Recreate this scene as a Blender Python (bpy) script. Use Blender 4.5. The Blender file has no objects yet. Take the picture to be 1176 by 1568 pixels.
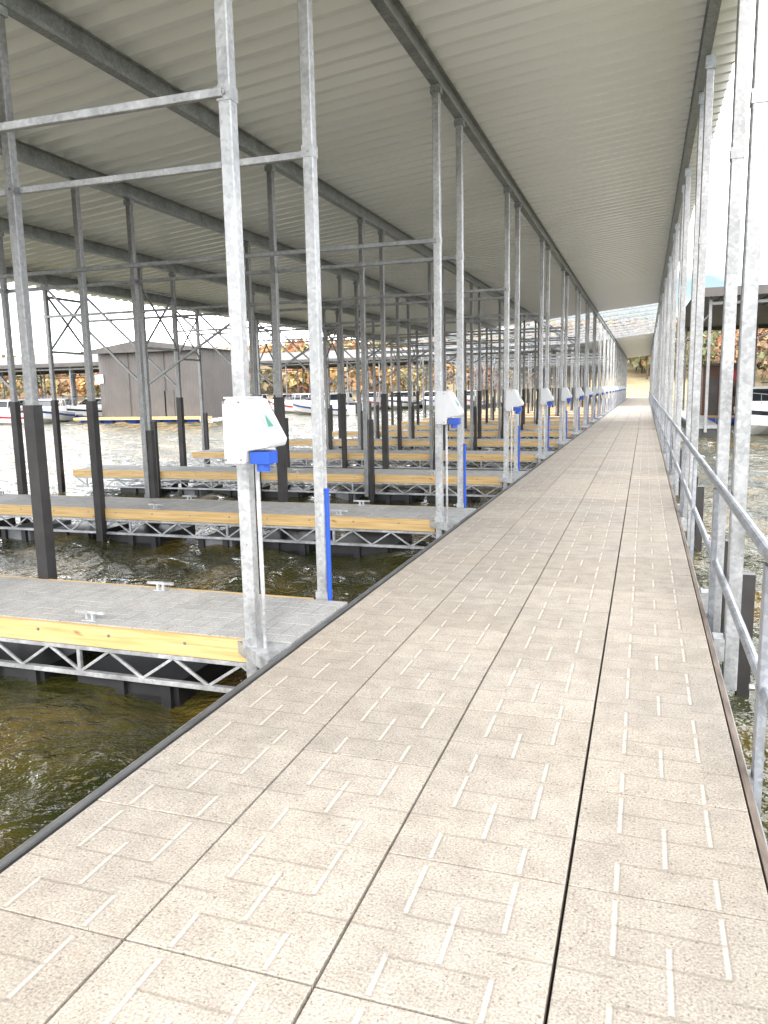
import bpy, math, random
import numpy as np
from mathutils import Vector, Matrix
random.seed(7); rng=np.random.default_rng(7)
S=bpy.context.scene
S.view_settings.view_transform='Standard'; S.view_settings.look='None'
S.view_settings.exposure=0; S.view_settings.gamma=1
COL=S.collection
WATER=-0.5
# ---------------------------------------------------------------- materials
def newmat(name):
    m=bpy.data.materials.new(name); m.use_nodes=True
    nt=m.node_tree; b=nt.nodes['Principled BSDF']
    return m,nt,b
def N(nt,t,**k):
    n=nt.nodes.new(t)
    for a,v in k.items(): setattr(n,a,v)
    return n
def noise(nt,scale,detail=4,vec=None,mp=None,rough=.55):
    tc=N(nt,'ShaderNodeTexCoord'); n=N(nt,'ShaderNodeTexNoise')
    n.inputs['Scale'].default_value=scale; n.inputs['Detail'].default_value=detail
    n.inputs['Roughness'].default_value=rough
    src=tc.outputs['Object']
    if mp:
        m=N(nt,'ShaderNodeMapping'); m.inputs['Scale'].default_value=mp
        nt.links.new(src,m.inputs['Vector']); src=m.outputs['Vector']
    nt.links.new(src,n.inputs['Vector'])
    return n.outputs['Fac']
def ramp(nt,fac,stops):
    r=N(nt,'ShaderNodeValToRGB'); e=r.color_ramp.elements
    while len(e)<len(stops): e.new(.5)
    for i,(p,c) in enumerate(stops):
        e[i].position=p; e[i].color=(c[0],c[1],c[2],1)
    nt.links.new(fac,r.inputs['Fac']); return r.outputs['Color']
def mth(nt,op,a,b=None,clamp=False):
    n=N(nt,'ShaderNodeMath',operation=op); n.use_clamp=clamp
    for i,v in enumerate((a,b)):
        if v is None: continue
        if isinstance(v,(int,float)): n.inputs[i].default_value=v
        else: nt.links.new(v,n.inputs[i])
    return n.outputs[0]
def mixc(nt,fac,a,b,mode='MIX'):
    n=N(nt,'ShaderNodeMix',data_type='RGBA',blend_type=mode)
    for i,v in ((0,fac),(6,a),(7,b)):
        if isinstance(v,(int,float)): n.inputs[i].default_value=v
        elif isinstance(v,tuple): n.inputs[i].default_value=(*v,1)
        else: nt.links.new(v,n.inputs[i])
    return n.outputs[2]
def bump(nt,b,h,strength=.3,dist=.01):
    n=N(nt,'ShaderNodeBump'); n.inputs['Strength'].default_value=strength
    n.inputs['Distance'].default_value=dist
    nt.links.new(h,n.inputs['Height']); nt.links.new(n.outputs['Normal'],b.inputs['Normal'])
    return n
def simple(name,c,rough=.5,metal=0,var=.15,scale=6,bs=0.0,mp=None):
    m,nt,b=newmat(name)
    f=noise(nt,scale,3,mp=mp)
    lo=tuple(x*(1-var) for x in c); hi=tuple(min(1,x*(1+var)) for x in c)
    nt.links.new(ramp(nt,f,[(.3,lo),(.7,hi)]),b.inputs['Base Color'])
    b.inputs['Roughness'].default_value=rough; b.inputs['Metallic'].default_value=metal
    if bs: bump(nt,b,f,bs,.01)
    return m
def ramp_f(nt,f,a,b_):
    mr=N(nt,'ShaderNodeMapRange'); nt.links.new(f,mr.inputs[0])
    mr.inputs[1].default_value=a; mr.inputs[2].default_value=b_; return mr.outputs[0]
def paver(name,base,warm):
    m,nt,b=newmat(name)
    uv=N(nt,'ShaderNodeUVMap'); uv.uv_map='UVMap'
    sep=N(nt,'ShaderNodeSeparateXYZ'); nt.links.new(uv.outputs['UV'],sep.inputs[0])
    U,V=sep.outputs[0],sep.outputs[1]
    def seg(uc,vc,hu,hv):
        a=mth(nt,'SUBTRACT',mth(nt,'ABSOLUTE',mth(nt,'SUBTRACT',U,uc)),hu)
        c=mth(nt,'SUBTRACT',mth(nt,'ABSOLUTE',mth(nt,'SUBTRACT',V,vc)),hv)
        return mth(nt,'MAXIMUM',a,c)
    # embossed staggered brick pattern : long joints (paler colour) and faint cross joints
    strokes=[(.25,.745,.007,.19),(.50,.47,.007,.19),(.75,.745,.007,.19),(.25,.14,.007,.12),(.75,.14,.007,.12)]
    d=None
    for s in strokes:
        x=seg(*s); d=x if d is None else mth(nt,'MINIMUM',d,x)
    d2=None
    for s in [(.125,.42,.125,.003),(.375,.54,.125,.003),(.625,.54,.125,.003),(.875,.42,.125,.003),(.5,.26,.25,.003),(.5,.76,.25,.003)]:
        x=seg(*s); d2=x if d2 is None else mth(nt,'MINIMUM',d2,x)
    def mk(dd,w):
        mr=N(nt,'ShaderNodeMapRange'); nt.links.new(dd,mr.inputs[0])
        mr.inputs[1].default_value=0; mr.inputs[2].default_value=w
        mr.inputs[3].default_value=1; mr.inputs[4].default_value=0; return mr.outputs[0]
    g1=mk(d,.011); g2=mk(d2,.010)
    # thin shadow line painted into the colour beside each long joint
    rim=mth(nt,'SUBTRACT',mk(d,.026),mk(d,.013),True)
    big=noise(nt,.55,3); mid=noise(nt,7,4); fine=noise(nt,120,2); pit=noise(nt,70,1)
    c=ramp(nt,big,[(.3,base),(.7,warm)])
    c=mixc(nt,.8,c,ramp(nt,mid,[(.25,(.74,.73,.72)),(.75,(1.14,1.14,1.13))]),'MULTIPLY')
    c=mixc(nt,1.0,c,ramp(nt,fine,[(.3,(.62,.61,.60)),(.7,(1.25,1.25,1.25))]),'MULTIPLY')
    c=mixc(nt,mth(nt,'MULTIPLY',ramp_f(nt,pit,.66,.71),.75),c,(.12,.09,.07))
    att=N(nt,'ShaderNodeAttribute',attribute_name='tone')
    c=mixc(nt,1.0,c,att.outputs['Color'],'MULTIPLY')
    st=ramp_f(nt,mid,.60,.76)
    c=mixc(nt,mth(nt,'MULTIPLY',mth(nt,'MULTIPLY',st,ramp_f(nt,big,.48,.6)),.6),c,(.21,.15,.095))
    c=mixc(nt,mth(nt,'MULTIPLY',rim,.35),c,(.18,.15,.12))
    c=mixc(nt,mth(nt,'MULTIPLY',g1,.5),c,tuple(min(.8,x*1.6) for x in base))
    c=mixc(nt,mth(nt,'MULTIPLY',g2,.50),c,(.17,.14,.11))
    nt.links.new(c,b.inputs['Base Color'])
    b.inputs['Roughness'].default_value=.85
    h=mth(nt,'SUBTRACT',mth(nt,'MULTIPLY',fine,.35),mth(nt,'ADD',mth(nt,'MULTIPLY',g1,1.0),mth(nt,'MULTIPLY',g2,.25)))
    bump(nt,b,h,.8,.005)
    return m
M={}
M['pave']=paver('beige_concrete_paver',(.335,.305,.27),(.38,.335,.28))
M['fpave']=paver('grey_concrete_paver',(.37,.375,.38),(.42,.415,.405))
def galv(name,c,metal=.45,rough=.42):
    m,nt,b=newmat(name)
    tc=N(nt,'ShaderNodeTexCoord'); vo=N(nt,'ShaderNodeTexVoronoi'); vo.inputs['Scale'].default_value=42
    nt.links.new(tc.outputs['Object'],vo.inputs['Vector'])
    sp=N(nt,'ShaderNodeSeparateColor'); nt.links.new(vo.outputs['Color'],sp.inputs[0])
    f=noise(nt,5,4,mp=(1,1,.5))
    c1=ramp(nt,f,[(.3,tuple(x*.60 for x in c)),(.7,tuple(min(1,x*1.12) for x in c))])
    c2=mixc(nt,.55,c1,ramp(nt,sp.outputs[0],[(0,(.62,.62,.64)),(1,(1.2,1.2,1.2))]),'MULTIPLY')
    nt.links.new(c2,b.inputs['Base Color'])
    b.inputs['Metallic'].default_value=metal
    nt.links.new(ramp(nt,f,[(.3,(rough-.1,)*3),(.7,(rough+.15,)*3)]),b.inputs['Roughness'])
    return m
M['galv']=galv('galvanised_steel',(.48,.49,.50))
M['galvr']=galv('galvanised_steel_column',(.34,.35,.36))
M['galvd']=galv('galvanised_steel_dull',(.28,.285,.29),.5)
M['brace']=galv('galvanised_brace',(.29,.30,.31),.55)
M['beam']=galv('galvanised_purlin',(.33,.36,.365))
M['rail']=galv('galvanised_pipe',(.33,.35,.385),.6)
m,nt,b=newmat('corrugated_roof_steel')
f=noise(nt,1.2,3,mp=(.25,3,1)); 
nt.links.new(ramp(nt,f,[(.3,(.89,.925,.935)),(.7,(.94,.96,.97))]),b.inputs['Base Color'])
b.inputs['Metallic'].default_value=.12; b.inputs['Roughness'].default_value=.26
M['roof']=m
m,nt,b=newmat('yellow_pine_board')
g=noise(nt,3,6,mp=(.6,9,14)); k=noise(nt,2.2,1,mp=(1.3,1,4))
c=ramp(nt,g,[(.3,(.43,.27,.10)),(.55,(.59,.40,.175)),(.75,(.68,.49,.25))])
c=mixc(nt,ramp_f(nt,k,.68,.72),c,(.22,.10,.035))
nt.links.new(c,b.inputs['Base Color']); b.inputs['Roughness'].default_value=.65; bump(nt,b,g,.2,.004)
M['wood']=m
M['oldwood']=simple('weathered_board',(.14,.11,.09),.85,0,.35,5,.3,(8,1,8))
M['black']=simple('black_rubber',(.022,.022,.024),.55,0,.4,6)
M['pile']=simple('dark_painted_steel',(.026,.024,.025),.45,.2,.35,5)
M['edge']=simple('grey_rub_strip',(.10,.10,.10),.6,.1,.3,4)
M['float']=simple('black_plastic_float',(.016,.016,.018),.4,0,.4,4)
M['grey']=simple('grey_float',(.18,.19,.20),.7,0,.25,5)
M['blue']=simple('blue_plastic',(.009,.068,.42),.4,0,.15,5)
M['white']=simple('white_enamel',(.56,.57,.59),.3,0,.03,4)
M['label']=simple('grey_label',(.36,.42,.43),.5,0,.05,4)
M['green']=simple('green_label',(.03,.22,.16),.5,0,.05,4)
M['hull']=simple('gelcoat_white',(.66,.66,.655),.2,0,.04,3)
M['hblue']=simple('gelcoat_blue',(.03,.06,.22),.2,0,.1,3)
M['glass']=simple('dark_tinted_glass',(.02,.025,.03),.08,0,.2,3)
M['droof']=simple('brown_metal_roof',(.085,.078,.074),.6,.2,.2,1)
M['under']=simple('roof_underside',(.11,.11,.105),.6,.3,.2,1)
M['brown']=simple('brown_siding',(.11,.06,.042),.7,0,.25,2,.2,(1,1,8))
M['red']=simple('red_sign_paint',(.36,.02,.03),.5,0,.1,3)
M['siding']=simple('grey_metal_siding',(.088,.079,.075),.55,.1,.12,.8)
# water
m,nt,b=newmat('lake_water')
c=ramp(nt,noise(nt,.7,3),[(.35,(.013,.017,.004)),(.5,(.038,.036,.008)),(.68,(.12,.08,.018))])
nt.links.new(c,b.inputs['Base Color']); b.inputs['Roughness'].default_value=.03; b.inputs['IOR'].default_value=1.34
bump(nt,b,noise(nt,6.5,3,mp=(1,1.5,1)),1.0,.075)
M['water']=m
m,nt,b=newmat('lake_shore_ground')
f=noise(nt,.08,5); f2=noise(nt,1.5,3)
c=mixc(nt,.5,ramp(nt,f,[(.3,(.20,.155,.085)),(.5,(.30,.24,.14)),(.7,(.15,.13,.055))]),ramp(nt,f2,[(.3,(.6,.6,.6)),(.7,(1.2,1.2,1.2))]),'MULTIPLY')
nt.links.new(c,b.inputs['Base Color']); b.inputs['Roughness'].default_value=.95
M['ground']=m
m,nt,b=newmat('autumn_foliage')
a=N(nt,'ShaderNodeAttribute',attribute_name='leafcol'); nt.links.new(a.outputs['Color'],b.inputs['Base Color'])
b.inputs['Roughness'].default_value=.8
M['leaf']=m
M['bark']=simple('tree_bark',(.10,.075,.055),.9,0,.3,3)
# ---------------------------------------------------------------- mesh builder
class MB:
    def __init__(s): s.v=[];s.f=[];s.m=[];s.mats=[];s.uv=[];s.tone=[]
    def mi(s,k):
        if k not in s.mats: s.mats.append(k)
        return s.mats.index(k)
    def add(s,vs,fs,k,uv=None,tone=1.0):
        o=len(s.v); s.v+= [tuple(p) for p in vs]
        s.uv+= uv if uv else [(0,0)]*len(vs); s.tone+=[tone]*len(vs)
        i=s.mi(k)
        for f in fs: s.f.append(tuple(o+j for j in f)); s.m.append(i)
    def box(s,x0,x1,y0,y1,z0,z1,k):
        s.add([(x0,y0,z0),(x1,y0,z0),(x1,y1,z0),(x0,y1,z0),(x0,y0,z1),(x1,y0,z1),(x1,y1,z1),(x0,y1,z1)],
              [(0,3,2,1),(4,5,6,7),(0,1,5,4),(1,2,6,5),(2,3,7,6),(3,0,4,7)],k)
    def prism(s,p0,p1,prof,k,up=(0,0,1)):
        p0=Vector(p0);p1=Vector(p1);d=(p1-p0).normalized();u=Vector(up)
        if abs(d.dot(u))>.98: u=Vector((0,1,0))
        a=d.cross(u).normalized(); c=a.cross(d).normalized(); n=len(prof)
        vs=[p0+a*x+c*y for x,y in prof]+[p1+a*x+c*y for x,y in prof]
        fs=[(i,(i+1)%n,n+(i+1)%n,n+i) for i in range(n)]+[tuple(range(n))[::-1],tuple(range(n,2*n))]
        s.add(vs,fs,k)
    def bar(s,p0,p1,w,h,k,up=(0,0,1)):
        w/=2;h/=2;c=min(w,h)*.18
        s.prism(p0,p1,[(-w+c,-h),(w-c,-h),(w,-h+c),(w,h-c),(w-c,h),(-w+c,h),(-w,h-c),(-w,-h+c)],k,up)
    def tube(s,p0,p1,r,k,n=10):
        s.prism(p0,p1,[(r*math.cos(2*math.pi*i/n),r*math.sin(2*math.pi*i/n)) for i in range(n)],k)
    def slab(s,x0,x1,y0,y1,z,k,tone,bv=.0025,t=.05,rot=False):
        b=bv
        vs=[(x0+b,y0+b,z),(x1-b,y0+b,z),(x1-b,y1-b,z),(x0+b,y1-b,z),
            (x0,y0,z-b),(x1,y0,z-b),(x1,y1,z-b),(x0,y1,z-b),
            (x0,y0,z-t),(x1,y0,z-t),(x1,y1,z-t),(x0,y1,z-t)]
        U=[(0.01,0.01),(.99,.01),(.99,.99),(.01,.99)]
        if rot: U=[(q[1],q[0]) for q in U]
        fs=[(0,1,2,3)]
        for a in range(4):
            c=(a+1)%4; fs.append((4+a,4+c,c,a)); fs.append((8+a,8+c,4+c,4+a))
        s.add(vs,fs,k,U*3,tone)
    def mesh(s,name,data=False):
        me=bpy.data.meshes.new(name); me.from_pydata(s.v,[],s.f)
        for k in s.mats: me.materials.append(M[k])
        me.polygons.foreach_set('material_index',s.m)
        if data:
            uvl=me.uv_layers.new(name='UVMap')
            li=np.zeros(len(me.loops),dtype=np.int32); me.loops.foreach_get('vertex_index',li)
            uvl.data.foreach_set('uv',np.array(s.uv,dtype=np.float32)[li].ravel())
            at=me.color_attributes.new('tone','FLOAT_COLOR','POINT')
            t=np.array(s.tone,dtype=np.float32); at.data.foreach_set('color',np.stack([t,t,t,np.ones_like(t)],1).ravel())
        me.update(); return me
    def obj(s,name,parent=None,loc=(0,0,0),rotz=0,data=False,bevel=0,smooth=False):
        ob=bpy.data.objects.new(name,s.mesh(name,data)); COL.objects.link(ob)
        ob.location=loc; ob.rotation_euler=(0,0,rotz)
        if parent: ob.parent=parent
        if bevel:
            bm=ob.modifiers.new('bevel','BEVEL'); bm.width=bevel; bm.segments=2; bm.limit_method='ANGLE'
        return ob
def inst(name,me,loc=(0,0,0),rotz=0,parent=None):
    o=bpy.data.objects.new(name,me); COL.objects.link(o); o.location=loc; o.rotation_euler=(0,0,rotz)
    if parent: o.parent=parent
    return o
def empty(name,loc=(0,0,0)):
    e=bpy.data.objects.new(name,None); COL.objects.link(e); e.location=loc; return e
def npmesh(name,verts,faces,mats,mi=None,smooth=False):
    me=bpy.data.meshes.new(name)
    me.vertices.add(len(verts)); me.vertices.foreach_set('co',verts.astype(np.float32).ravel())
    me.loops.add(faces.size); me.loops.foreach_set('vertex_index',faces.astype(np.int32).ravel())
    me.polygons.add(len(faces)); me.polygons.foreach_set('loop_start',np.arange(0,faces.size,4,dtype=np.int32))
    me.update(calc_edges=True)
    for k in mats: me.materials.append(M[k])
    if mi is not None: me.polygons.foreach_set('material_index',mi.astype(np.int32))
    me.polygons.foreach_set('use_smooth',np.full(len(faces),smooth,dtype=bool))
    return me
# ---------------------------------------------------------------- layout constants
H=1.585; PITCH=4.78; NY=4.22; FAR=1.16; K=22
XL,XR=-2.02,.42
LINES=[-2.33,-5.0,-7.33,-9.8,-12.2]
def zb(x): return H+3.38+.10*(x+2.33)     # underside of beams
def zr(x): return zb(x)+.20
YEND=112
# ---------------------------------------------------------------- walkway
w=MB()
w_=(XR-XL)/4
y=1.688-.635*8
while y<YEND:
    for c in range(4):
        t=.89+random.random()*.17
        dz=random.uniform(-.0015,.0015)
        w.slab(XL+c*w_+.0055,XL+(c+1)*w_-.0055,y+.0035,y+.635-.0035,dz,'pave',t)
    y+=.635
y0=1.688-.635*8; YE=y
w.box(XL,XR,y0,YE,-.12,-.052,'black')
w.box(XL-.020,XL-.002,y0,YE,-.30,-.010,'black')
w.box(XL-.046,XL-.022,y0,YE,-.10,.002,'edge')
w.box(XL-.070,XL-.048,y0,YE,-.26,-.012,'galvd')
w.box(XR+.004,XR+.030,y0,YE,-.22,-.008,'oldwood')
w.box(XR+.033,XR+.041,y0,YE,-.20,-.03,'galvd')
yy=y0
while yy<YE:
    w.box(XL+.02,XR-.02,yy,yy+2.1,-.95,-.13,'float'); yy+=2.5
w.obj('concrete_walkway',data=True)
# ---------------------------------------------------------------- finger dock mesh
L=9.95; FW=1.0
fm=MB()
x=0; 
while x>-L+.3:
    for j in range(2):
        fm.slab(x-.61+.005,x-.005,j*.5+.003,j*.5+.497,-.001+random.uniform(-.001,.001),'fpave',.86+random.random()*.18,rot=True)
    x-=.61
LX=x
fm.box(LX,0,.01,FW-.01,-.11,-.052,'black')
for ys,(a,b_) in enumerate([(-.042,-.003),(FW+.003,FW+.042)]):
    xs=[-.30,-2.9,-5.3,-7.6,LX]
    for i in range(4):
        fm.box(xs[i+1]+.003,xs[i]-.003,a,b_,-.150,-.004,'wood')
        fm.box(xs[i+1]-.05,xs[i+1]+.05,a-.008 if ys==0 else b_+.001,a-.001 if ys==0 else b_+.008,-.34,-.10,'galv') if i<3 else None
        for bx in np.arange(xs[i+1]+.3,xs[i],.61):
            yb_=a-.006 if ys==0 else b_+.006
            fm.tube((bx,yb_,-.06),(bx,yb_+(.008 if ys==0 else -.008),-.06),.012,'galvd',6)
    yc=(a+b_)/2
    fm.bar((LX,yc,-.17),(-.05,yc,-.17),.04,.03,'galv')
    fm.bar((LX,yc,-.36),(-.05,yc,-.36),.045,.035,'galv')
    q=-.1;s_=0
    while q>LX+.3:
        z0,z1=(-.35,-.18) if s_%2==0 else (-.18,-.35)
        fm.bar((q,yc,z0),(q-.26,yc,z1),.02,.02,'galv'); q-=.26; s_+=1
        if s_%6==0: fm.bar((q,yc,-.18),(q,yc,-.35),.03,.03,'galv')
fm.box(LX-.045,LX-.003,-.04,FW+.04,-.15,-.004,'wood')
q=-.9; i=0
while q>LX+1:
    if i%3==2: fm.box(q-.5,q,.05,FW-.05,-.78,-.385,'grey')
    else:
        fm.prism((q-.85,FW/2,-.6),(q,FW/2,-.6),[(-.42,-.2),(.42,-.2),(.46,.1),(.46,.215),(-.46,.215),(-.46,.1)],'float')
    for t in (0.0,.38):
        fm.box(q-.12-t,q-.04-t,.0,.05,-.62,-.37,'float')
    q-=1.15; i+=1
def cleat(mb,x,y,z):
    mb.box(x-.06,x+.06,y-.03,y+.03,z,z+.008,'galv')
    for d in (-.025,.025): mb.box(x+d-.01,x+d+.01,y-.012,y+.012,z+.008,z+.05,'galv')
    mb.bar((x-.12,y,z+.06),(x+.12,y,z+.06),.025,.022,'galv')
for cx in (-1.62,-4.4,-8): 
    cleat(fm,cx,.93,.001)
    cleat(fm,cx-.0,.07,.001)
fm.add([(0,-.003,-.006),(-.42,-.003,-.006),(0,-.34,-.006),(0,-.003,-.09),(-.42,-.003,-.09),(0,-.34,-.09)],
       [(0,1,2),(5,4,3),(1,4,5,2),(0,3,4,1),(2,5,3,0)],'galv')
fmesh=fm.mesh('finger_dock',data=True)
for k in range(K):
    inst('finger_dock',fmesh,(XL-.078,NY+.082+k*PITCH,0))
# ---------------------------------------------------------------- canopy
can=empty('covered_dock_canopy')
def corr(name,x0,x1,ya,yb,zf):
    mb=MB(); prof=[(0,0),(.10,0),(.165,-.085),(.245,-.085)]
    pts=[];y=ya
    while y<yb:
        for a,z in prof: pts.append((y+a,z))
        y+=.31
    xs=[x0,(x0+x1)/2,x1]
    vs=[(X,p[0],zf(X)+p[1]) for p in pts for X in xs]
    fs=[]
    for i in range(len(pts)-1):
        for j in range(2): fs.append((i*3+j,i*3+j+1,i*3+3+j+1,i*3+3+j))
    mb.add(vs,fs,'roof'); return mb.obj(name,can)
R1a,R1b=-.9,40; R2a,R2b=63,108
corr('roof_panels',-13.3,.92,R1a,R1b,lambda X:zr(X)+.087)
corr('roof_panels_far',-13.3,.92,R2a,R2b,lambda X:zr(X)+.087)
bm_=MB()
def cbeam(x,a,b_,big=1.0):
    z=zb(x); hgt=.2*big
    bm_.box(x-.006,x+.006,a,b_,z,z+hgt-.003,'beam')
    bm_.box(x-.055,x+.055,a,b_,z-.012,z-.001,'beam')
    bm_.box(x-.055,x+.055,a,b_,z+hgt-.013,z+hgt-.004,'beam')
    bm_.box(x+.046,x+.054,a,b_,z,z+.03,'beam')
for x in LINES+[.53]:
    cbeam(x,R1a,YEND-4)
for yy in np.arange(R1b+1.2,R2a,2.4):
    bm_.bar((-13.2,yy,zr(-13.2)+.08),(.85,yy,zr(.85)+.08),.07,.14,'galvd')
bm_.box(.90,.93,R1b,R2a,zr(.9),zr(.9)+.16,'galvd')
bm_.obj('roof_beams',can)
po=MB(); sl=MB(); br=MB()
def post(mb,x,y,z0,z1,w=.082,k='galv'):
    mb.bar((x,y,z0),(x,y,z1),w,w,k)
for k in range(K):
    for r_,y in enumerate((NY+k*PITCH,NY+FAR+k*PITCH)):
        for li,x in enumerate(LINES):
            pm='galv' if li==0 else 'galvd'
            post(po,x,y,-.42,zb(x)-.012,k=pm)
            br.box(x-.06,x+.06,y-.05,y+.05,zb(x)-.10,zb(x)-.03,'beam')
            br.box(x-.045,x+.045,y-.045,y+.045,3.24,3.32,pm)
            br.box(x-.05,x+.05,y-.05,y+.05,-.02,.05,pm)
            br.tube((x,y-.044,3.28),(x,y-.058,3.28),.014,pm,6)
            br.tube((x,y-.041,.66),(x,y-.053,.66),.012,pm,6)
            if li>=1:
                if (li+r_)%2==0 or (li==1 and r_==1): sl.box(x-.055,x+.055,y-.055,y+.055,-1.4,1.52,'pile')
                if (li+r_)%2: sl.box(x+.07,x+.15,y-.04,y+.04,-1.4,1.05,'pile')
        br.bar((LINES[-1],y+.045*(1 if r_ else -1),3.28),(LINES[0],y+.045*(1 if r_ else -1),3.28),.04,.05,'galv' if k==0 else 'brace')
        if k>=1: br.bar((-12.2,y,3.9),(-9.8,y,1.7),.03,.05,'brace')
        if k>=2 and r_==0: br.bar((-7.33,y,3.2),(-9.8,y,1.8),.03,.05,'brace')
    ya,yb=NY+k*PITCH,NY+FAR+k*PITCH
    for x in (-12.2,-9.8) if k%2==0 else (-12.2,):
        z0,z1=2.55,3.7
        br.bar((x,ya,z0),(x,yb,z1),.03,.04,'brace'); br.bar((x+.05,ya,z1),(x+.05,yb,z0),.03,.04,'brace')
        for zz in (z0,z1): br.bar((x,ya,zz),(x,yb,zz),.04,.05,'brace')
for k in range(K):
    for y in (5.30+k*PITCH,6.48+k*PITCH):
        if y>YEND-3: continue
        post(po,.585,y,-.40,zb(.53)-.012,.088,'galvr')
        br.box(.53,.64,y-.055,y+.055,zb(.53)-.16,zb(.53)-.015,'beam')
        br.box(.537,.633,y-.048,y+.048,3.2,3.28,'galvr')
        br.box(.473,.54,y-.07,y+.07,-.2,-.05,'galvr')
        sl.box(.66,.74,y+.22,y+.30,-1.4,.32,'pile')
po.obj('steel_posts',can); sl.obj('pile_sleeves',can); br.obj('braces_and_brackets',can)
# ---------------------------------------------------------------- guard railing
g=MB(); ya=-2.9
g.tube((.50,ya,.90),(.50,YEND-6,.90),.027,'rail',12)
g.tube((.50,ya,.36),(.50,YEND-6,.36),.024,'rail',12)
y=.9
while y<YEND-6:
    g.bar((.488,y,-.22),(.488,y,.875),.035,.075,'rail',up=(0,1,0))
    g.box(.452,.470,y-.05,y+.05,-.16,-.02,'galvd'); 
    g.tube((.44,y,.36),(.46,y,.36),.014,'galvd',6)
    y+=2.4
g.obj('guard_railing')
# ---------------------------------------------------------------- power pedestals
def pedestal():
    b_=MB()
    pr=[(-.125,-.19),(-.125,.155),(-.10,.185),(.045,.185),(.175,-.055),(.16,-.095),(.02,-.115),(.01,-.19)]
    n=len(pr)
    vs=[(x,-.12,z) for x,z in pr]+[(x,.12,z) for x,z in pr]
    b_.add(vs,[tuple(range(n)),tuple(range(n,2*n))[::-1]]+[(i,n+i,n+(i+1)%n,(i+1)%n) for i in range(n)],'white')
    return b_
pb=pedestal()
de=MB()
de.box(.03,.150,-.09,.02,-.19,-.118,'blue')
de.tube((.085,-.035,-.235),(.085,-.035,-.19),.04,'blue',12)
de.box(-.10,.0,-.128,-.123,.02,.15,'white')
de.box(-.095,-.005,-.1275,-.1235,-.15,-.03,'white')
def sf(t,yy,off):
    x=.045+.13*t; z=.185-.24*t; nx,nz=.879,.476
    return (x+nx*off,yy,z+nz*off)
de.add([sf(.35,-.08,.003),sf(.75,-.08,.003),sf(.75,.08,.003),sf(.35,.08,.003)],[(0,1,2,3)],'label')
de.add([sf(.68,-.055,.006),sf(.68,.01,.006),sf(.40,-.02,.006)],[(0,1,2)],'green')
de.box(-.12,.03,-.10,.10,.187,.196,'white')
for sx in (-.11,-.012):
    for sz in (-.165,.165): de.tube((sx,-.119,sz),(sx,-.126,sz),.007,'galvd',8)
de.box(-.19,-.10,.121,.15,-.12,.12,'galv')
de.tube((-.05,.14,-1.5),(-.05,.14,-.19),.014,'galv',8)
for k in range(K-3):
    o=empty('power_pedestal',(-2.18,NY-.045-.125+k*PITCH,1.37))
    if k==0:
        a=pb.obj('housing',o,bevel=.012); d=de.obj('receptacle_and_label',o); hm,dm=a.data,d.data
    else:
        a=inst('housing',hm,parent=o); bb=a.modifiers.new('b','BEVEL'); bb.width=.012; bb.segments=2
        inst('receptacle_and_label',dm,parent=o)
bp=MB(); bp.tube((0,0,-1.2),(0,0,.84),.018,'blue',12); bp.tube((0,0,.84),(0,0,.86),.023,'blue',12)
bpm=bp.mesh('blue_water_pipe')
for k in range(K-3): inst('blue_water_pipe',bpm,(-2.268,NY+FAR-.03+k*PITCH,0))
# ---------------------------------------------------------------- water (modelled waves, fading with distance)
rr=[.8]
while rr[-1]<330: rr.append(rr[-1]*1.0068+.004)
rr=np.array(rr)
th=np.concatenate([np.radians(np.arange(-72,42,.22)),np.radians(np.arange(42,288,1.5))])
NT=len(th)
T_,R_=np.meshgrid(th,rr); WX=R_*np.sin(T_); WY=R_*np.cos(T_)
dr=np.gradient(rr)[:,None]
dth=np.where((np.degrees(th)<42),.0039,.026)[None,:]*rr[:,None]
cell=np.maximum(dr,dth)
WZ=np.zeros_like(WX)
for i in range(48):
    lam=.24*(2.4/.24)**rng.random(); ang=rng.normal(.9,.75); kx,ky=math.cos(ang)*2*math.pi/lam,math.sin(ang)*2*math.pi/lam
    amp=.0046*lam**.8
    ph=kx*WX+ky*WY+rng.random()*6.28+.8*np.sin(WX*.35+i)+.8*np.cos(WY*.31+i*2)
    WZ+=amp*np.sin(ph)*np.clip((lam/cell-2.2)/2,0,1)
gust=.65+.35*np.sin(WX*.21+1.1*np.sin(WY*.13))*np.cos(WY*.17)
WZ=WZ*gust*1.9+WATER
WZ[-1,:]=WATER
wv=np.stack([WX,WY,WZ],-1).reshape(-1,3)
I,J=np.meshgrid(np.arange(len(rr)-1),np.arange(NT),indexing='ij'); J2=(J+1)%NT
wf=np.stack([I*NT+J,I*NT+J2,(I+1)*NT+J2,(I+1)*NT+J],-1).reshape(-1,4)[:, ::-1]
c0=len(wv); big=np.stack([3000*np.sin(th),3000*np.cos(th),np.full(NT,WATER)],-1)
wv=np.concatenate([wv,big])
jj=np.arange(NT); j2=(jj+1)%NT; o=(len(rr)-1)*NT
wf=np.concatenate([wf,np.stack([c0+jj,c0+j2,o+j2,o+jj],-1)])
inst('lake_water',npmesh('lake_water',wv,wf,['water'],smooth=True))
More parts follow.
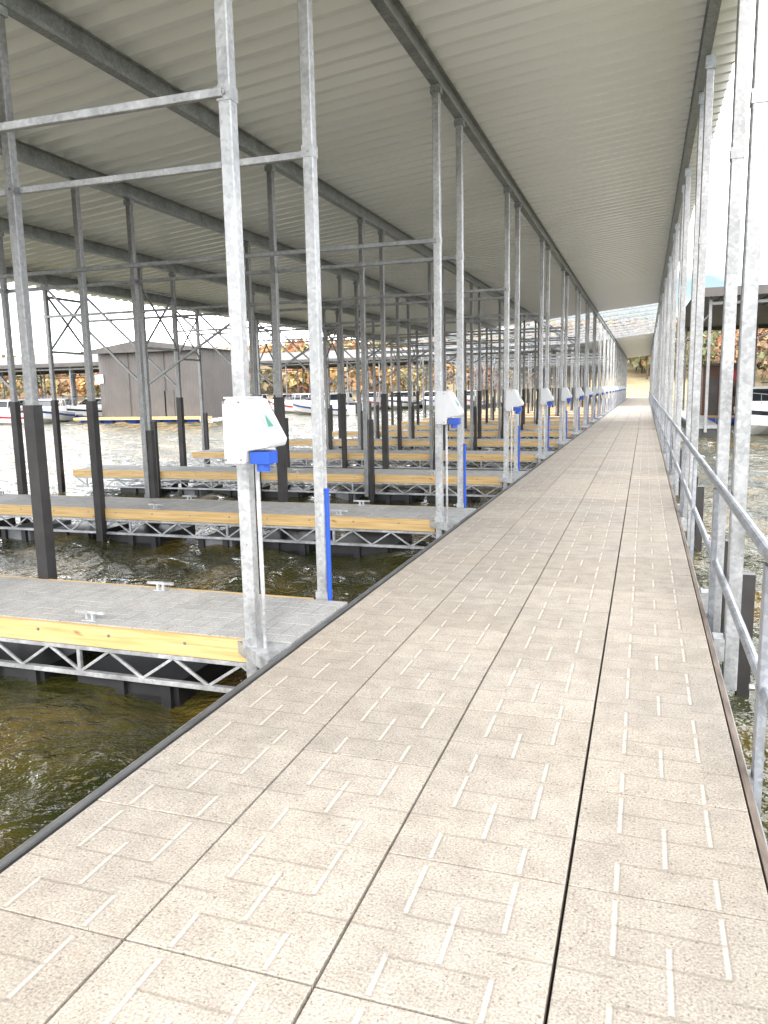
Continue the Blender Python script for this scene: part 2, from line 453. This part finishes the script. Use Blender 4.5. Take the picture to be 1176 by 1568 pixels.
# ---------------------------------------------------------------- terrain
AZ=np.radians([-180,-90,-60,-45,-30,-15,-5,5,15,30,60,90,180])
SH=np.array([400,300,300,270,230,170,116,116,150,190,250,300,400.])
def shore(a): return np.interp(a,AZ,SH)
def hgt(x,y):
    a=np.arctan2(x,y); r=np.hypot(x,y); d=r-shore(a)
    n=.5+.5*np.sin(a*7+1.3)*np.cos(r*.011+a*3)
    up=np.clip(d,0,None)
    h=np.where(d<0,WATER+d*.06,WATER+np.minimum(up*.13,2.2)+17*(1-np.exp(-np.clip(up-15,0,None)/90.))*(.65+.5*n)+.4*np.sin(x*.13)*np.cos(y*.11)*(up>3))
    return np.maximum(h,-6)
NA=360; RR=np.concatenate([np.linspace(60,400,90),np.geomspace(410,3200,22)])
aa=np.linspace(-math.pi,math.pi,NA,endpoint=False)
A_,R_=np.meshgrid(aa,RR); X_=R_*np.sin(A_);Y_=R_*np.cos(A_);Z_=hgt(X_,Y_)
vs=np.stack([X_,Y_,Z_],-1).reshape(-1,3).tolist(); fs=[]
for i in range(len(RR)-1):
    for j in range(NA):
        j2=(j+1)%NA; fs.append((i*NA+j,i*NA+j2,(i+1)*NA+j2,(i+1)*NA+j))
c0=len(vs); vs.append((0,0,-6)); fs+=[(c0,(j+1)%NA,j) for j in range(NA)]
tm=MB(); tm.add(vs,fs,'ground'); to=tm.obj('shore_ground')
for p in to.data.polygons: p.use_smooth=True
# ---------------------------------------------------------------- autumn trees
PAL=np.array([(.34,.17,.07),(.37,.23,.09),(.29,.12,.055),(.35,.27,.12),(.18,.17,.08),(.26,.20,.12),(.22,.14,.08),(.14,.15,.075)])
P=[];
while len(P)<2900:
    a=math.radians(random.uniform(-62,36)); r=float(shore(np.array(a)))+5+abs(random.gauss(0,80))+(14 if -6<math.degrees(a)<8 else 0)
    P.append((r*math.sin(a),r*math.cos(a)))
P=np.array(P); PZ=hgt(P[:,0],P[:,1])
V=[];C=[];TV=[];TF=[]
for (x,y),z in zip(P,PZ):
    hh=random.uniform(4.5,9); cr=hh*random.uniform(.3,.42); near=math.hypot(x,y)<190
    n=110 if near else 38
    d=rng.normal(size=(n,3)); d/=np.linalg.norm(d,axis=1)[:,None]
    d*= (rng.random((n,1))**.4)
    lump=1+.25*np.sin(d[:,:1]*5+x)*np.cos(d[:,1:2]*6+y)
    ctr=np.array([x,y,z+hh*.62])+d*np.array([cr,cr,hh*.40])*lump
    s=(cr*(.13 if near else .26))*(.6+.8*rng.random((n,1)))
    u=rng.normal(size=(n,3));u/=np.linalg.norm(u,axis=1)[:,None]
    v=np.cross(u,rng.normal(size=(n,3)));v/=np.linalg.norm(v,axis=1)[:,None]
    q=np.stack([ctr-u*s-v*s*.7,ctr+u*s-v*s*.5,ctr+u*s*.8+v*s,ctr-u*s*.9+v*s*.8],1)
    V.append(q.reshape(-1,3))
    col=PAL[rng.integers(len(PAL))]*(.75+.5*rng.random((n,1)))
    C.append(np.repeat(col,4,0))
    o=len(TV); tr=hh*.022
    for zz,r2 in ((z-.3,tr),(z+hh*.75,tr*.35)):
        for i in range(4): TV.append((x+r2*math.cos(i*1.57),y+r2*math.sin(i*1.57),zz))
    TF+=[(o+i,o+(i+1)%4,o+4+(i+1)%4,o+4+i) for i in range(4)]
V=np.concatenate(V);C=np.concatenate(C);n=len(V)
allv=np.concatenate([V,np.array(TV)]); allf=np.concatenate([np.arange(n).reshape(-1,4),np.array(TF)+n])
mi=np.zeros(len(allf),dtype=np.int32); mi[n//4:]=1
me=npmesh('autumn_tree_line',allv,allf,['leaf','bark'],mi)
at=me.color_attributes.new('leafcol','FLOAT_COLOR','POINT')
cc=np.ones((len(allv),4),dtype=np.float32); cc[:n,:3]=C; at.data.foreach_set('color',cc.ravel())
inst('autumn_tree_line',me)
# ---------------------------------------------------------------- boats
def boat_mesh(L=8,W=2.7,cabin=True,stripe='hblue'):
    b_=MB(); NS=14; P=[]
    for i in range(NS):
        t=i/(NS-1); x=-L/2+L*t
        wd=W/2*(1-max(0,(t-.4)/.6)**2.3)*.98+.02; sz=.75+.55*t**1.7; kz=-.35+.75*max(0,(t-.6)/.4)**2
        ch=.05+.45*t**2
        P.append([(x,0,kz),(x,wd*.78,ch),(x,wd*.93,ch+(sz-ch)*.5),(x,wd*.96,ch+(sz-ch)*.72),(x,wd,sz),(x,wd*.9,sz+.05),(x,0,sz+.09)])
    for sgn in (1,-1):
        for r_ in range(6):
            vs=[];fs=[]
            for i in range(NS):
                for q in (r_,r_+1): vs.append((P[i][q][0],P[i][q][1]*sgn,P[i][q][2]))
            for i in range(NS-1): fs.append((2*i,2*i+2,2*i+3,2*i+1) if sgn>0 else (2*i,2*i+1,2*i+3,2*i+2))
            b_.add(vs,fs,stripe if r_==2 else 'hull')
    pp=[p for p in P[0]]+[(p[0],-p[1],p[2]) for p in P[0][::-1]]
    b_.add(pp,[tuple(range(len(pp)))],'hull')
    if cabin:
        def fr(x0,x1,w0,z0,x2,x3,w1,z1,k):
            vs=[(x0,-w0,z0),(x1,-w0*.8,z0),(x1,w0*.8,z0),(x0,w0,z0),(x2,-w1,z1),(x3,-w1*.8,z1),(x3,w1*.8,z1),(x2,w1,z1)]
            b_.add(vs,[(0,3,2,1),(4,5,6,7),(0,1,5,4),(1,2,6,5),(2,3,7,6),(3,0,4,7)],k)
        fr(-L*.2,L*.28,W*.40,.85,-L*.18,L*.2,W*.37,1.35,'hull')
        fr(-L*.185,L*.2,W*.375,1.351,-L*.17,L*.10,W*.34,1.85,'glass')
        fr(-L*.22,L*.11,W*.37,1.852,-L*.22,L*.09,W*.35,1.95,'hull')
        for sx in (-L*.18,-.3,L*.05):
            for sy in (-1,1): b_.bar((sx,sy*W*.365,1.33),(sx-.05,sy*W*.345,1.87),.05,.05,'hull')
        for sx in (-L*.4,-L*.22): 
            for sy in (-1,1): b_.tube((sx,sy*W*.4,.8),(sx,sy*W*.38,2.1),.02,'galvd',6)
        b_.box(-L*.42,-L*.2,-W*.4,W*.4,2.1,2.14,stripe)
        for i in range(8,NS):
            for sy in (-1,1):
                p=P[i][4]; b_.tube((p[0],sy*p[1]*.93,p[2]),(p[0],sy*p[1]*.93,p[2]+.45),.014,'galvd',5)
                if i<NS-1:
                    q=P[i+1][4]; b_.tube((p[0],sy*p[1]*.93,p[2]+.45),(q[0],sy*q[1]*.93,q[2]+.45),.016,'galvd',5)
    b_.box(-L/2-.45,-L/2-.02,-.2,.2,.1,1.05,'black')
    return b_
bm1=boat_mesh().mesh('motor_boat'); bm2=boat_mesh(10,3.2,True,'glass').mesh('cabin_cruiser'); bm3=boat_mesh(6.5,2.3,True,'red').mesh('motor_boat_red')
def pboat(me,x,y,deg,name='motor_boat'): inst(name,me,(x,y,WATER-.02),math.radians(deg))
# ---------------------------------------------------------------- other covered docks
def covered(name,x0,x1,y0,y1,ze,rise,nx,floats='blue'):
    e=empty(name); m_=MB(); xm=(x0+x1)/2
    n=max(2,int((x1-x0)/.6)); 
    m_.add([(x0-.5,y0-.6,ze),(x1+.5,y0-.6,ze),(x1+.5,(y0+y1)/2,ze+rise),(x0-.5,(y0+y1)/2,ze+rise),(x1+.5,y1+.6,ze),(x0-.5,y1+.6,ze)],
           [(0,1,2,3),(3,2,4,5)],'droof')
    m_.add([(x0-.5,y0-.6,ze-.08),(x1+.5,y0-.6,ze-.08),(x1+.5,(y0+y1)/2,ze+rise-.08),(x0-.5,(y0+y1)/2,ze+rise-.08),(x1+.5,y1+.6,ze-.08),(x0-.5,y1+.6,ze-.08)],
           [(3,2,1,0),(5,4,2,3)],'under')
    m_.box(x0-.5,x1+.5,y0-.66,y0-.61,ze-.30,ze+.03,'droof'); m_.box(x0-.5,x1+.5,y1+.61,y1+.66,ze-.30,ze+.03,'droof')
    for i in range(n+1):
        x=x0+(x1-x0)*i/n
        m_.bar((x,y0-.55,ze-.12),(x,(y0+y1)/2,ze+rise-.12),.05,.05,'under')
    p=MB()
    for i in range(nx+1):
        x=x0+(x1-x0)*i/nx
        for y in np.linspace(y0,y1,4):
            p.bar((x,y,-.3),(x,y,ze+.0+rise*(1-abs(2*(y-y0)/(y1-y0)-1))-.1),.12,.12,'galvd')
        p.box(x-.5,x+.5,y0,y1,-.15,-.02,'galvd')
        p.box(x-.45,x+.45,y0+.1,y1-.1,-.7,-.16,'blue' if floats=='blue' else 'float')
        p.bar((x,y0,ze-.9),(x,y1,ze-.9),.06,.08,'galvd')
    p.box(x0,x1,y1-1.2,y1,-.13,0,'wood'); p.bar((x0,y0,ze-.5),(x1,y0,ze-.5),.08,.12,'galvd')
    m_.obj('roof',e); p.obj('frame_and_floats',e)
covered('covered_boat_dock',-84,-45,58,74,4.55,1.3,9)
covered('covered_boat_dock',-52,-17,84,104,5.3,1.5,9,'f')
covered('covered_boat_dock',2.3,26,33,52,5.15,.3,6,'f')
for i,x in enumerate((-80,-75.5,-71,-67,-62.5,-58.3,-54,-49.5)):
    pboat((bm1,bm2,bm3)[i%3],x+.0,61+(i%2),-90,'motor_boat')
for i,x in enumerate((-50,-46,-42.2,-38.4,-34.5,-30.6,-26.8,-23,-19)):
    pboat((bm2,bm1,bm3)[i%3],x,86.5,-90,'motor_boat')
pboat(bm2,5.6,38.2,-112,'cabin_cruiser'); pboat(bm1,10.8,41,-95); pboat(bm1,15.3,40,-90)
pboat(bm1,-28,66,160); pboat(bm3,-33,72,180); pboat(bm1,-47.5,53,-60); pboat(bm2,-55,51,-70); pboat(bm3,-50,50,200)
# grey boathouse with rounded corner
bh=empty('grey_boathouse'); s_=MB()
x0,x1,y0,y1,zt=-42.6,-32.6,52.5,58.5,5.1
pth=[(x1,y1),(x1,y0)]
for i in range(9):
    a=math.radians(-90-i*90/8); pth.append((x0+1.6+1.6*math.cos(a),y0+1.6+1.6*math.sin(a)))
pth.append((x0,y1))
pts=[]
for (a,b_) in zip(pth[:-1],pth[1:]):
    a=Vector(a);b_=Vector(b_);n=max(1,int((b_-a).length/.15))
    nrm=Vector(((b_-a).y,-(b_-a).x)).normalized()
    for i in range(n): pts.append(a.lerp(b_,i/n)-nrm*(.03 if (len(pts)%2) else 0))
pts.append(Vector(pth[-1]))
vs=[];fs=[]
for p in pts: vs+= [(p.x,p.y,-.3),(p.x,p.y,zt)]
for i in range(len(pts)-1): fs.append((2*i,2*i+1,2*i+3,2*i+2))
s_.add(vs,fs,'siding'); s_.obj('walls',bh)
r_=MB(); xm=(x0+x1)/2
r_.add([(x0-.4,y0-.5,zt),(x1+.4,y0-.5,zt),(x1+.4,y1+.5,zt),(x0-.4,y1+.5,zt),(xm,y0-.5,zt+.75),(xm,y1+.5,zt+.75)],
       [(0,4,5,3),(4,1,2,5),(0,1,4),(3,5,2),(0,3,2,1)],'droof'); 
r_.box(x0-.4,x1+.4,y0-.56,y0-.51,zt-.18,zt+.04,'droof'); r_.obj('roof',bh)
f_=MB()
f_.box(x0-1,x1+1,y0-1.3,y0-.05,-.3,-.1,'wood')
for i in range(10): 
    xx=x0-.6+i*1.1; f_.tube((xx,y0-.7,-.42),(xx+.85,y0-.7,-.42),.22,'blue',10)
f_.box(x0+.4,x0+1.2,y0-.06,y0-.035,2.6,3.3,'white')
f_.box(x1-3.2,x1-2.3,y0-.07,y0-.04,-.1,1.9,'droof')
for xx in (x0+3.6,x0+6.9): f_.box(xx-.06,xx+.06,y0-.07,y0-.03,-.1,zt-.2,'droof')
f_.obj('floats_door_and_trim',bh)
dh=empty('dock_store_hut'); d_=MB(); X0,X1,Y0,Y1=2.95,4.75,45.5,48.5
d_.box(X0,X1,Y0,Y1,-.1,2.55,'brown'); d_.box(X0-.12,X1+.15,Y0-.2,Y1+.2,2.553,2.68,'droof')
d_.box(X0+1.0,X0+1.6,Y0-.03,Y0-.003,.9,1.6,'glass'); d_.box(X0+.15,X0+.75,Y0-.03,Y0-.003,-.1,1.9,'droof')
d_.box(X0+.9,X0+1.7,Y0-.05,Y0-.031,1.75,2.3,'red')
d_.box(X0-.1,X1+.3,Y0-1.2,Y1+.3,-.25,-.103,'wood')
for i in range(3): d_.tube((X0-.05+i*.72,Y0-1.1,-.38),(X0+.6+i*.72,Y0-1.1,-.38),.22,'blue',10)
d_.obj('hut_body',dh)
# ---------------------------------------------------------------- camera
Yc=Vector((.3177,.1541,-.9356))
Yc.normalize(); Zc=Vector((-.01972,.98757,.15595)); Zc=(Zc-Yc*Zc.dot(Yc)).normalized(); Xc=Yc.cross(Zc)
mat=Matrix((Xc,Yc,Zc)).to_4x4(); mat.translation=Vector((0,0,H))
cd=bpy.data.cameras.new('camera'); co=bpy.data.objects.new('camera',cd); COL.objects.link(co)
co.matrix_world=mat; cd.sensor_fit='VERTICAL'; cd.sensor_height=36; cd.sensor_width=27; cd.lens=1178/1568*36
cd.clip_end=6000; cd.clip_start=.05; S.camera=co
# ---------------------------------------------------------------- light
EL,AZM=math.radians(34),math.radians(165)
sd=Vector((math.sin(AZM)*math.cos(EL),math.cos(AZM)*math.cos(EL),math.sin(EL)))
sun=bpy.data.lights.new('sun','SUN'); sun.energy=2.4; sun.angle=math.radians(14); sun.color=(1,.91,.80)
so=bpy.data.objects.new('sun',sun); COL.objects.link(so); so.rotation_euler=sd.to_track_quat('Z','Y').to_euler()
W=bpy.data.worlds.new('World'); S.world=W; W.use_nodes=True; nt=W.node_tree
bg=nt.nodes['Background']; sky=N(nt,'ShaderNodeTexSky',sky_type='NISHITA'); sky.sun_disc=False
sky.sun_elevation=EL; sky.sun_rotation=AZM
tc=N(nt,'ShaderNodeTexCoord'); mp=N(nt,'ShaderNodeMapping'); mp.inputs['Scale'].default_value=(1,1,2.4)
no=N(nt,'ShaderNodeTexNoise'); no.inputs['Scale'].default_value=2.6; no.inputs['Detail'].default_value=4
nt.links.new(tc.outputs['Generated'],mp.inputs[0]); nt.links.new(mp.outputs[0],no.inputs['Vector'])
cf=ramp_f(nt,no.outputs['Fac'],.38,.56)
c=mixc(nt,cf,sky.outputs[0],(52,52.6,53.4))
nt.links.new(c,bg.inputs['Color']); bg.inputs['Strength'].default_value=.15
